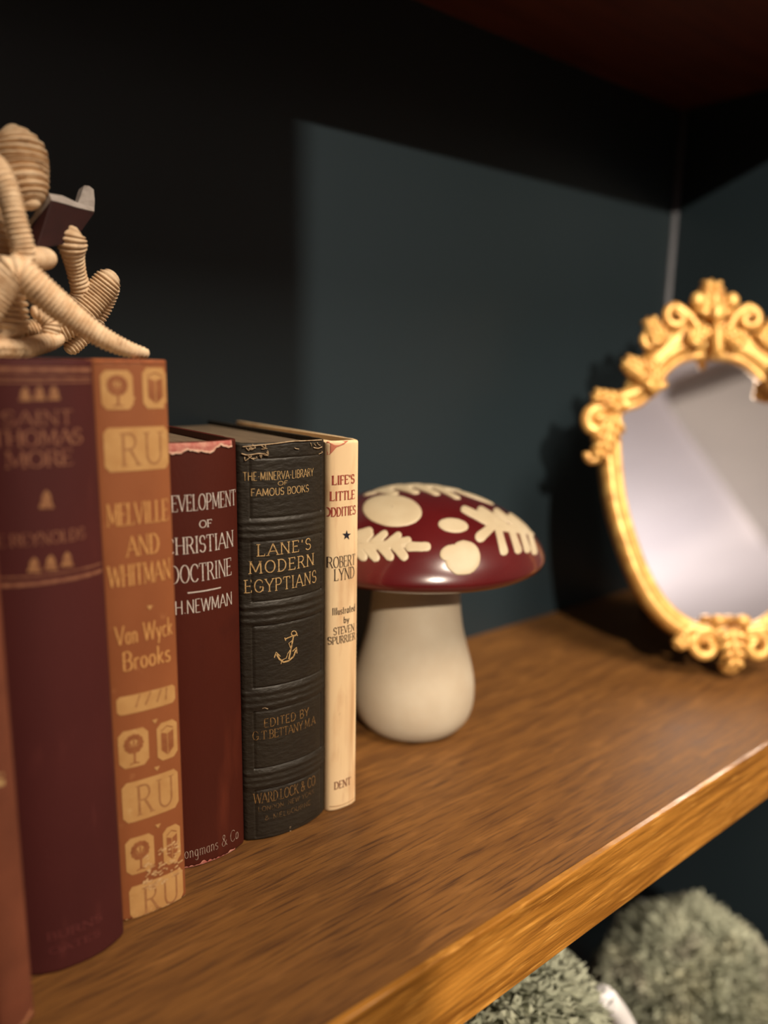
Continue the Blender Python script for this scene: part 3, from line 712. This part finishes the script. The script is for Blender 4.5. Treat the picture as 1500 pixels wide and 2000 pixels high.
limb([(-70, 660, YB-.014, 34), (-30, 600, YB-.018, 34), (10, 545, YB-.020, 33), (36, 532, YB-.021, 31), (70, 560, YB-.022, 29), (110, 594, YB-.022, 27), (160, 632, YB-.022, 22), (205, 662, YB-.023, 19), (250, 682, YB-.024, 15), (292, 692, YB-.025, 9)], pitch=.0017)   # near leg
limb([(20, 420, YB+.016, 22), (60, 520, YB+.020, 20), (120, 600, YB+.018, 19), (158, 580, YB+.014, 19), (150, 535, YB+.010, 17), (143, 500, YB+.006, 20), (141, 478, YB+.004, 26), (142, 455, YB+.003, 22), (148, 444, YB+.003, 12)], pitch=.0018)   # far arm and fist
limb([(20, 660, YB+.016, 30), (90, 650, YB+.016, 28), (150, 618, YB+.014, 27), (190, 575, YB+.012, 26), (214, 545, YB+.010, 24), (224, 534, YB+.010, 18)], pitch=.0015)   # far thigh to knee
limb([(216, 545, YB+.013, 22), (196, 600, YB+.018, 20), (165, 650, YB+.020, 18), (130, 688, YB+.020, 14)], pitch=.0015)                                                     # far shin
limb([(-60, 678, YB-.010, 22), (0, 684, YB-.010, 18), (50, 680, YB-.006, 18), (95, 668, YB-.002, 16), (122, 660, YB+.002, 10)], pitch=.0017)                            # folded foot
limb([(60, 612, YB, 14), (80, 612, YB, 18), (100, 630, YB, 18), (96, 660, YB, 16)], pitch=.0018)
fb.build('twine_body', TW, fig)
# the tiny open book it reads
tin = empty('tiny_open_book', (0, 0, 0)); tin.parent = fig; tin.rotation_euler = (0, 0, 0)
def fp(x, y, dy): return on_y(x, y, YB+dy)-FO
cv = MB()
def slab(m, quad, th):
    q = [Vector(p) for p in quad]; n = (q[1]-q[0]).cross(q[3]-q[0]).normalized()*th
    a = q; b = [p+n for p in q]
    base = len(m.V); m.V += a+b
    m.F += [(base, base+1, base+2, base+3), (base+7, base+6, base+5, base+4)]+[(base+i, base+(i+1) % 4, base+4+(i+1) % 4, base+4+i) for i in range(4)]
c_a, c_b, c_c, c_d = fp(100, 392, -.004), fp(184, 416, .004), fp(142, 474, .002), fp(66, 462, -.006)
l_a, l_d = fp(68, 432, .004), fp(46, 492, .002)
sp1, sp2 = c_a, c_d
slab(cv, [c_a, c_b, c_c, fp(70, 486, -.004)], .0005)
slab(cv, [c_a, fp(70, 486, -.004), fp(40, 478, .006), fp(64, 436, .006)], .0005)
cvo = cv.build('cover', mat('tiny_maroon_cover', (54, 20, 20), (44, 14, 16), 200, rough=.6), tin, smooth=False)
pg = MB()
PGM = mat('tiny_pages', (190, 182, 176), (172, 162, 156), 300, rough=.8)
# arched page blocks: left wing, right wing and one curling leaf
def wing(top, depth, m):
    rows = []
    for p, q in zip(top, depth): rows.append([p, q])
    n = len(rows); b = len(m.V)
    dirn = Vector((0, 0, 0))
    for p, q in rows: m.V += [p, q]
    for i in range(n-1): m.F.append((b+2*i, b+2*i+1, b+2*i+3, b+2*i+2))
def thick_band(pts_lo, pts_hi, back):
    """closed block of pages between the cover line and the arched top line, 'back' is its depth vector"""
    rows = [pts_lo, pts_hi, [p+back for p in pts_hi], [p+back for p in pts_lo]]
    pg.grid(rows, close_v=True)
    for k in (0, -1): pg.fan([r_[k] for r_ in rows])
bk_ = (fp(70, 470, .006)-fp(100, 392, .006))*.95
lo1 = [fp(x, y, d) for x, y, d in ((101, 391, -.0036), (125, 397, -.0012), (150, 405, .001), (184, 413, .004))]
hi1 = [fp(x, y, d) for x, y, d in ((96, 378, -.0030), (122, 382, -.0005), (150, 395, .002), (184, 405, .0045))]
thick_band(lo1, hi1, Vector((-.002, .010, -.006)))
lo2 = [fp(x, y, d) for x, y, d in ((101, 391, -.0036), (84, 412, .001), (66, 434, .006))]
hi2 = [fp(x, y, d) for x, y, d in ((96, 378, -.0030), (80, 396, .001), (62, 424, .006))]
thick_band(lo2, hi2, Vector((-.002, .010, -.006)))
lo3 = [fp(x, y, d) for x, y, d in ((184, 411, .0045), (185, 392, .005), (183, 370, .006), (174, 363, .007), (165, 362, .008))]
hi3 = [fp(x, y, d) for x, y, d in ((150, 400, .0035), (154, 392, .004), (158, 382, .005), (161, 372, .0065), (163, 366, .008))]
thick_band(lo3, hi3, Vector((-.001, .0035, -.001)))
pg.build('pages', PGM, tin, smooth=False)

# ------------------------------------------------------------------ ceramic mushroom
MC = Vector((.3084, .3394, 0))
mush = empty('ceramic_mushroom', MC); tag(mush, 'ceramic mushroom with glossy dark red cap and cream leaf pattern', 'ornament')
STEMM = mat('raw_stoneware', (164, 153, 135), (156, 143, 124), 40, rough=.75, bump=.25, bscale=900, extra=[((180, 150, 118), 900, (1, 1, 1), .62, .72, .5)])
b = MB(); prof = [(0, 0), (.022, 0), (.028, .0010), (.0325, .0045), (.0360, .010), (.0379, .0175), (.0382, .026), (.0374, .034), (.0352, .044), (.0325, .054), (.0300, .064), (.0283, .075), (.0273, .086), (.0272, .095), (.0285, .1005), (.0290, .108)]
pr2 = [Vector((r_, z_)) for r_, z_ in prof]
pr2 = catmull([Vector((p.x, p.y, 0)) for p in pr2], .0012)
b.lathe([(p.x, p.y) for p in pr2], 96); b.build('stem', STEMM, mush)
RC, ZR, ZTOP = .0770, .1125, .1528
def capz(r_):
    q = min(1, max(0, r_/RC)); return ZR+(ZTOP-ZR)*(max(0, 1-q**1.85))**.62
b = MB()
pr = [(.0001, .1045), (.028, .1045), (.050, .1047), (.064, .1056), (.0720, .1072), (.0758, .1098), (.0770, .1125)]
for k in range(1, 41):
    q = math.sqrt(max(0, 1-(k/40)**1.6)); r_ = RC*q
    pr.append((max(.0001, r_), capz(r_)))
b.lathe(pr, 144)
GLZ = mat('oxblood_glaze', (74, 16, 18), (64, 12, 15), 30, rough=.24, coat=.45, spec=.6, lo=.3, hi=.7)
b.build('cap', GLZ, mush)
def dome(px, py):
    d = ray(px, py).normalized(); t = .3; last = None
    # march until under the dome surface
    prevt = None
    while t < .8:
        P_ = CAM+d*t; r_ = math.hypot(P_.x-MC.x, P_.y-MC.y)
        if r_ < RC and P_.z <= capz(r_) and P_.z > .105: break
        t += .0003
    else: return None
    return (P_.x-MC.x, P_.y-MC.y)
def patch(outl, name='leaf_pattern', m=None, lift=.0006):
    """outl: plan outline (star-shaped about its centre) -> raised slip patch lying on the cap"""
    n = len(outl); cx = sum(p[0] for p in outl)/n; cy = sum(p[1] for p in outl)/n
    rows = []
    for f, h in ((1.0, -.0003), (.985, .0003), (.93, .55), (.7, .6), (.35, .6), (.02, .6)):
        hh = h if abs(h) < .01 else h*lift/.6
        row = []
        for x, y in outl:
            X, Y = cx+(x-cx)*f, cy+(y-cy)*f; r_ = math.hypot(X, Y)
            if r_ > RC*.998: X *= RC*.998/r_; Y *= RC*.998/r_; r_ = RC*.998
            dz = (capz(r_+.0002)-capz(max(0, r_-.0002)))/.0004 if r_ > .0003 else 0
            nn = Vector((-dz*X/max(r_, 1e-6), -dz*Y/max(r_, 1e-6), 1)).normalized()
            row.append(Vector((X, Y, capz(r_)))+nn*hh)
        rows.append(row)
    return rows
SLIP = mat('cream_slip', (164, 151, 126), (156, 141, 115), 60, rough=.55, bump=.15, bscale=800, extra=[((190, 160, 120), 1200, (1, 1, 1), .66, .75, .5)])
def oval_px(cx, cy, rx, ry, rot=0, n=36, lob=None):
    out = []
    for k in range(n):
        a = 2*pi*k/n; f = 1+(lob(a) if lob else 0)
        x, y = rx*f*cos(a), ry*f*sin(a); out.append((cx+x*cos(rot)-y*sin(rot), cy+x*sin(rot)+y*cos(rot)))
    return out
def capsule_px(x0, y0, x1, y1, r0, r1, n=8):
    a = math.atan2(y1-y0, x1-x0); out = []
    for k in range(n+1): t = a-pi/2+pi*k/n; out.append((x1+r1*cos(t), y1+r1*sin(t)))
    for k in range(n+1): t = a+pi/2+pi*k/n; out.append((x0+r0*cos(t), y0+r0*sin(t)))
    # densify straight sides
    res = []
    for i in range(len(out)):
        p, q = out[i], out[(i+1) % len(out)]; L = math.hypot(q[0]-p[0], q[1]-p[1]); k = max(1, int(L/4))
        res += [(p[0]+(q[0]-p[0])*j/k, p[1]+(q[1]-p[1])*j/k) for j in range(k)]
    return res
def px_to_plan(pts):
    c = (sum(p[0] for p in pts)/len(pts), sum(p[1] for p in pts)/len(pts)); out = []
    for p in pts:
        f = 1.0; h = dome(*p)
        while h is None and f > .2:
            f -= .04; h = dome(c[0]+(p[0]-c[0])*f, c[1]+(p[1]-c[1])*f)
        if h: out.append(h)
    return out
def group_patch(name, shapes_px):
    m = MB()
    for s_ in shapes_px:
        pl = px_to_plan(s_)
        if len(pl) > 8: m.grid(patch(pl), close_u=True)
    return m.build(name, SLIP, mush)
group_patch('spot', [oval_px(766, 998, 58, 28, .05, lob=lambda a: .12*cos(a-1.3)**2)])
group_patch('spot', [oval_px(885, 1027, 30, 14, .12)])
group_patch('heart_spot', [oval_px(909, 1078, 27, 21, .3), oval_px(901, 1096, 33, 29, .3), oval_px(880, 1081, 22, 16, -.3), oval_px(912, 1090, 26, 32, 0)])
fern1 = [capsule_px(640, 1075, 790, 1064, 8, 7), capsule_px(800, 1069, 833, 1069, 10, 9), capsule_px(770, 1063, 797, 1056, 9, 7)]
for x, y in ((707, 1064), (735, 1063), (762, 1066)): fern1.append(capsule_px(x-6, y+1, x+16, y-20, 10, 7))
for x, y in ((700, 1071), (724, 1072), (752, 1070), (780, 1070)): fern1.append(capsule_px(x-8, y-4, x+9, y+18, 11, 9))
fern1 += [capsule_px(696, 1047, 722, 1037, 9, 7)]
group_patch('fern_leaf', fern1)
fern2 = [capsule_px(955, 1027, 1044, 1040, 8, 6), capsule_px(958, 1021, 906, 995, 9, 7), capsule_px(960, 1030, 938, 1049, 8, 11)]
for x0_, y0_, x1_, y1_, r_ in ((972, 1032, 984, 1078, 8), (998, 1035, 1012, 1076, 7), (1018, 1038, 1030, 1075, 6), (1034, 1041, 1044, 1080, 5)): fern2.append(capsule_px(x0_, y0_, x1_, y1_, r_*.8, r_))
for x0_, y0_, x1_, y1_, r_ in ((986, 1024, 938, 996, 7), (1010, 1028, 968, 998, 5.5), (1028, 1032, 996, 1006, 4.5)): fern2.append(capsule_px(x0_, y0_, x1_, y1_, r_*.7, r_))
group_patch('fern_leaf', fern2)
def plan_oval(x, y, rx, ry, rot=0, n=32): return [(x+rx*cos(a)*cos(rot)-ry*sin(a)*sin(rot), y+rx*cos(a)*sin(rot)+ry*sin(a)*cos(rot)) for a in [2*pi*k/n for k in range(n)]]
def plan_patch(name, shapes):
    m = MB()
    for s_ in shapes: m.grid(patch(s_), close_u=True)
    return m.build(name, SLIP, mush)
# the leaf lying across the top of the cap, and those on its far side
cd_ = Vector((-MC.x, -MC.y)).normalized(); rt_ = Vector((-cd_.y, cd_.x))      # towards the viewer, to the right
def pl(a, b): v = rt_*a-cd_*b; return (v.x, v.y)
def leafcap(a0, b0, a1, b1, r0, r1):
    p, q = pl(a0, b0), pl(a1, b1); return [(x, y) for x, y in capsule_px(p[0]*1e4, p[1]*1e4, q[0]*1e4, q[1]*1e4, r0*1e4, r1*1e4)]
def sc4(l): return [(x/1e4, y/1e4) for x, y in l]
rt_ = -rt_ if rt_.dot(Vector((RT.x, RT.y))) < 0 else rt_
top = [sc4(leafcap(-.030, -.004, .022, .004, .0032, .003))]
for a in (-.024, -.012, .000, .012):
    top.append(sc4(leafcap(a, -.002, a+.010, -.015, .0036, .0028))); top.append(sc4(leafcap(a, .0, a+.012, .016, .0036, .0028)))
plan_patch('fern_leaf', top)
plan_patch('spot', [[pl(x, y) for x, y in [(.034+.012*cos(t), .002+.006*sin(t)) for t in [2*pi*k/28 for k in range(28)]]]])
plan_patch('spot', [[pl(x, y) for x, y in [(-.050+.009*cos(t), -.012+.010*sin(t)) for t in [2*pi*k/28 for k in range(28)]]]])
plan_patch('spot', [[pl(x, y) for x, y in [(-.020+.014*cos(t), .044+.010*sin(t)) for t in [2*pi*k/28 for k in range(28)]]]])
plan_patch('spot', [[pl(x, y) for x, y in [(.030+.012*cos(t), .046+.010*sin(t)) for t in [2*pi*k/28 for k in range(28)]]]])

# ------------------------------------------------------------------ gilt mirror
AZ, TI = rad(38), rad(19)
MBASE = Vector((.5454, .2542, 0))
mir = empty('gilt_mirror', MBASE); tag(mir, 'ornate gilt framed mirror leaning in the alcove corner', 'mirror')
nA = Vector((sin(AZ), cos(AZ), 0)); Bv = nA*sin(TI)+Vector((0, 0, cos(TI))); Av = Vector((cos(AZ), -sin(AZ), 0)); Nv = Av.cross(Bv)   # Nv faces the viewer
MM = Matrix((Av, Bv, Nv)).transposed().to_4x4(); MM.translation = MBASE; mir.matrix_world = MM
GILT = mat('antique_gilt', (218, 172, 98), (184, 132, 68), 90, rough=.38, metal=.3, bump=.3, bscale=400, extra=[((232, 196, 120), 70, (1, 1, 1), .55, .72, .6), ((104, 58, 26), 120, (1, 1, 1), .6, .74, .6)])
GLASS = mat('mirror_silver', (236, 234, 236), rough=.02, metal=1.0)
half = [(0, .2435), (-.012, .2432), (-.024, .2395), (-.034, .2315), (-.0415, .2220), (-.0475, .2125), (-.056, .2050), (-.0660, .2015), (-.0715, .1975), (-.0732, .1850), (-.0733, .1640), (-.0706, .1310), (-.0640, .1030), (-.0550, .0770), (-.0430, .0560), (-.0300, .0440), (-.015, .0375), (0, .0355)]
hl = catmull([Vector((x, y, 0)) for x, y in half], .003)
loop = hl+[Vector((-p.x, p.y, 0)) for p in reversed(hl[1:-1])]
nL = len(loop)
def off_loop(d):
    out = []
    for i in range(nL):
        t_ = (loop[(i+1) % nL]-loop[i-1]).normalized(); out.append(loop[i]+Vector((-t_.y, t_.x, 0))*-d)
    return out
# which side is outward?
sgn = 1 if (off_loop(.005)[nL//8]-Vector((0, .14, 0))).length > (loop[nL//8]-Vector((0, .14, 0))).length else -1
DZ = .010
g = MB(); g.fan([p+Vector((0, 0, .004)) for p in off_loop(sgn*.003)]); go = g.build('mirror_glass', GLASS, mir, smooth=False)
g = MB(); g.grid([[p+Vector((0, 0, h)) for p in off_loop(sgn*d)] for d, h in ((.003, .0), (.012, .0), (.012, -.002), (.003, -.002))], close_u=True, close_v=True)
g.fan([p+Vector((0, 0, 0)) for p in off_loop(sgn*.003)]); g.build('backing_board', mat('backing_board', (70, 52, 38), rough=.8), mir, smooth=False)
prof = [(.0, .003), (.0005, .0065), (.0025, .0085), (.004, .0078), (.0055, .0085), (.0085, .0120), (.012, .0130), (.0150, .0112), (.0172, .0065), (.0175, .0), (.0100, -.001), (.003, .0)]
g = MB(); rows = []
for d, h in prof: rows.append([p+Vector((0, 0, h)) for p in off_loop(sgn*d)])
g.grid(rows, close_u=True, close_v=True); g.build('frame_moulding', GILT, mir)
def place(m, name): return m.build(name, GILT, mir)
def spiral(cx, cy, r0, turns, a0, dirn, tube0, tube1, z=.012, tail=None):
    n = 40; pts = []; rr = []
    if tail:
        for x, y in tail: pts.append(Vector((x, y, z)))
    for i in range(n+1):
        f = i/n; a = rad(a0)+dirn*2*pi*turns*f; r_ = r0*(1-.8*f); pts.append(Vector((cx+r_*cos(a), cy+r_*sin(a), z+.003*f)))
    pts = catmull(pts, .0015); m = MB(); rr = [tube0+(tube1-tube0)*i/len(pts) for i in range(len(pts))]; m.tube(pts, rr, 10, ref=Vector((0, 0, 1))); return m
def both(fn, name):
    for sx in (-1, 1):
        m = fn(sx); place(m, name)
def acanthus(cx, cy, ang, L, wd, sx=1, z=.012, lobes=5):
    """leaf: a bunch of tapering fleshy lobes on a midrib"""
    m = MB(); d = Vector((cos(ang)*sx, sin(ang), 0)); n = Vector((-d.y, d.x, 0)); c = Vector((cx*sx, cy, z))
    m.tube(catmull([c, c+d*L*.5+Vector((0, 0, .005)), c+d*L], .003), [wd*.30*(1-.7*i/max(1, len(catmull([c, c+d*L*.5+Vector((0, 0, .005)), c+d*L], .003))-1)) for i in range(len(catmull([c, c+d*L*.5+Vector((0, 0, .005)), c+d*L], .003)))], 8, ref=Vector((0, 0, 1)))
    for k in range(lobes):
        f = (k+.4)/lobes
        for s_ in (-1, 1):
            p = c+d*L*f*.85; q = p+n*s_*wd*(1-f*.6)+d*L*.18
            path = catmull([p, p.lerp(q, .6)+Vector((0, 0, .004)), q+Vector((0, 0, -.001))], .002)
            m.tube(path, [.0042*(1-.3*f)*(1-.55*i/len(path)) for i in range(len(path))], 8, ref=Vector((0, 0, 1)))
    return m
# crest base plate between glass top and ornament
cr = [(0, .303), (-.012, .298), (-.020, .287), (-.032, .276), (-.044, .262), (-.056, .247), (-.066, .234), (-.066, .224), (-.060, .216), (-.052, .216)]
inn_ = [(-.046, .2235), (-.036, .236), (-.024, .246), (-.012, .250), (0, .2505)]
def plate(pts, z0, z1, name):
    full = pts+[(-x, y) for x, y in reversed(pts) if abs(x) > 1e-6]
    m = MB(); a = [Vector((x, y, z0)) for x, y in full]; b_ = [Vector((x*.985, y, z1)) for x, y in full]
    m.grid([a, b_], close_u=True); m.fan(a); m.fan(b_); return place(m, name)
def strip_plate(outer, inner, z0, z1, name):
    n = 24
    O = catmull([Vector((x, y, 0)) for x, y in outer], .001); I = catmull([Vector((x, y, 0)) for x, y in inner], .001)
    O = [O[int(i*(len(O)-1)/n)] for i in range(n+1)]; I = [I[int(i*(len(I)-1)/n)] for i in range(n+1)]
    O = O+[Vector((-p.x, p.y, 0)) for p in reversed(O[:-1])]; I = I+[Vector((-p.x, p.y, 0)) for p in reversed(I[:-1])]
    zc = Vector((0, 0, z1)); zl = Vector((0, 0, z0)); mid = [(a+b_)/2 for a, b_ in zip(O, I)]
    m = MB(); m.grid([[p+zl for p in O], [p+zl+Vector((0, 0, .006)) for p in O], [p+zc for p in mid], [p+zl+Vector((0, 0, .007)) for p in I], [p+zl for p in I]], close_v=True)
    m.fan([p+zl for p in (O[0], I[0])]+[O[0]+zl+Vector((0, 0, .006))]); place(m, name)
strip_plate([(-.070, .214), (-.066, .228), (-.058, .240), (-.048, .255), (-.036, .268), (-.024, .280), (-.014, .290), (0, .295)], [(-.060, .206), (-.052, .212), (-.046, .2205), (-.038, .230), (-.030, .237), (-.020, .243), (-.010, .246), (0, .2465)], .0, .012, 'crest_plate')
# crest ornament
m = acanthus(0, .272, pi/2, .034, .016, 1, .014, 5); place(m, 'crest_leaf')
m = MB(); m.ball((0, .2555, .018), .0048, .016, .005); place(m, 'crest_bead')
m = MB(); m.ball((0, .2765, .020), .0062, .008, .005); place(m, 'crest_bead')
m = MB(); m.ball((.0135, .287, .018), .0058, .0068, .005); place(m, 'crest_bead')
m = MB(); m.ball((-.0135, .287, .018), .0058, .0068, .005); place(m, 'crest_bead')
both(lambda sx: spiral(sx*.0285, .2745, .0095, 1.1, 90 if sx > 0 else 90, -sx, .0042, .0030, .012, tail=[(sx*.010, .262), (sx*.018, .276)]), 'scroll')
both(lambda sx: acanthus(.040, .252, rad(64), .026, .011, sx, .011, 4), 'leaf')
both(lambda sx: spiral(sx*.0495, .2555, .0060, 1.0, 60 if sx > 0 else 120, -sx, .0034, .0026, .010), 'scroll')
both(lambda sx: acanthus(.052, .228, rad(30), .024, .010, sx, .012, 4), 'leaf')
both(lambda sx: spiral(sx*.0625, .2345, .0068, 1.0, 40 if sx > 0 else 140, -sx, .0040, .0028, .010), 'scroll')
both(lambda sx: acanthus(.050, .214, rad(95), .026, .010, sx, .014, 4), 'leaf')
both(lambda sx: acanthus(.022, .254, rad(150), .022, .008, sx, .014, 4), 'leaf')
# shoulders
def shoulder(sx):
    return spiral(sx*.0930, .1900, .0110, 1.15, 110 if sx > 0 else 70, -sx, .0058, .0036, .011, tail=[(sx*.070, .2040), (sx*.080, .2060)])
both(shoulder, 'shoulder_scroll')
both(lambda sx: acanthus(.082, .196, rad(-72), .040, .012, sx, .012, 5), 'shoulder_leaf')
both(lambda sx: spiral(sx*.0965, .1645, .0050, .9, 20 if sx > 0 else 160, -sx, .0036, .0026, .008), 'scroll')
both(lambda sx: acanthus(.074, .203, rad(20), .026, .009, sx, .013, 4), 'leaf')
# foot ornament
both(lambda sx: spiral(sx*.0185, .0215, .0120, 1.05, 120 if sx > 0 else 60, -sx, .0046, .0034, .010, tail=[(sx*.034, .031), (sx*.027, .034)]), 'foot_scroll')
both(lambda sx: acanthus(.030, .030, rad(-40), .014, .008, sx, .010, 3), 'foot_leaf')
m = acanthus(0, .034, -pi/2, .030, .013, 1, .014, 4); place(m, 'foot_leaf')
m = MB(); m.ball((0, .0075, .008), .0085, .0068, .0055); place(m, 'foot_bead')
both(lambda sx: (lambda q: (q.ball((sx*.009, .040, .014), .0065, .0048, .005), q)[1])(MB()), 'foot_bead')
both(lambda sx: (lambda q: (q.ball((sx*.0375, .0225, .009), .0050, .0042, .0045), q)[1])(MB()), 'foot_bead')
# easel strut behind
g = MB(); q0 = Vector((0, .20, -.003)); hgt = (Bv*.20).z
foot = MM.inverted() @ Vector((MBASE.x+nA.x*.130, MBASE.y+nA.y*.130, .0015))
for w_ in (1,):
    a = Vector((.018, 0, 0)); rows = [[q0-a*.7, q0+a*.7, q0+a*.7+Vector((0, 0, -.003)), q0-a*.7+Vector((0, 0, -.003))], [foot-a, foot+a, foot+a+Vector((0, .003, 0)), foot-a+Vector((0, .003, 0))]]
    g.grid(rows, close_u=True); g.fan(rows[0]); g.fan(rows[1])
g.build('easel_strut', MATS['backing_board'], mir, smooth=False)

# ------------------------------------------------------------------ foliage on the shelf below
SAGE = mat('sage_leaf', (160, 162, 142), (146, 149, 130), 60, rough=.8, extra=[((178, 172, 146), 26, (1, 1, 1), .5, .7, .6), ((140, 128, 118), 30, (1, 1, 1), .55, .72, .5)])
POTM = mat('white_glaze', (206, 204, 206), rough=.35)
ZL = -.463-TH
def foliage(name, label, c, rr, n, seed, pot_r):
    e = empty(name, (c[0], c[1], ZL)); tag(e, label, 'plant')
    rnd = random.Random(seed); h = c[2]-ZL
    p = MB(); ph = max(.05, h-rr*.75)
    p.lathe([(0, 0), (pot_r*.72, 0), (pot_r*.76, .004), (pot_r*.96, ph*.9), (pot_r*1.02, ph*.92), (pot_r*1.02, ph), (pot_r*.9, ph), (pot_r*.88, ph-.01), (0, ph-.012)], 40); p.build('pot', POTM, e)
    core = MB(); core.ball((0, 0, h), rr*.86, rr*.82, rr*.80, nu=20, nv=12); core.build('moss_core', SAGE, e)
    m = MB()
    for i in range(n):
        z = rnd.uniform(-.6, 1); a = rnd.uniform(0, 2*pi); s_ = math.sqrt(1-z*z); d = Vector((s_*cos(a), s_*sin(a), z))
        bumpy = 1+.12*noise.noise(d*2.6+Vector((seed, 0, 0)))
        base = Vector((0, 0, h))+d*rr*.84*bumpy
        d2 = (d+Vector((rnd.uniform(-.6, .6), rnd.uniform(-.6, .6), rnd.uniform(-.4, .6)))).normalized()
        L = rnd.uniform(.009, .016); w = L*.3; s1 = d2.cross(Vector((rnd.random(), rnd.random(), rnd.random()+.1))).normalized()
        nrm = s1.cross(d2)
        b0 = len(m.V); m.V += [base, base+d2*L*.45+s1*w+nrm*.001, base+d2*L-nrm*.002, base+d2*L*.45-s1*w+nrm*.001, base+d2*L*.5-nrm*.0015]
        m.F += [(b0, b0+1, b0+4), (b0+1, b0+2, b0+4), (b0+2, b0+3, b0+4), (b0+3, b0, b0+4)]
    lf = m.build('leaves', SAGE, e, smooth=False, weld=False); lf['kind'] = 'stuff'
    return e
c1 = on_y(1350, 1960, .275)
pl1 = foliage('sage_foliage', 'larger rounded sage green foliage mound under the oak shelf', c1, .088, 7000, 3, .055)
c2 = on_y(1008, 2020, .25)
pl2 = foliage('sage_foliage', 'smaller sage green foliage mound under the oak shelf', c2, .052, 3500, 9, .035)
# pale stem arching out between the two mounds
st = MB(); pts = catmull([on_y(1166, 1936, .25)-Vector((c1.x, c1.y, ZL)), on_y(1180, 1945, .232)-Vector((c1.x, c1.y, ZL)), on_y(1212, 1985, .228)-Vector((c1.x, c1.y, ZL)), on_y(1235, 2040, .228)-Vector((c1.x, c1.y, ZL)), on_y(1250, 2160, .24)-Vector((c1.x, c1.y, ZL)), Vector((0, -.02, .12))], .004)
st.tube(pts, [.0022+.0045*min(1, i/8) for i in range(len(pts))], 10); o = st.build('pale_stem', POTM, pl1)
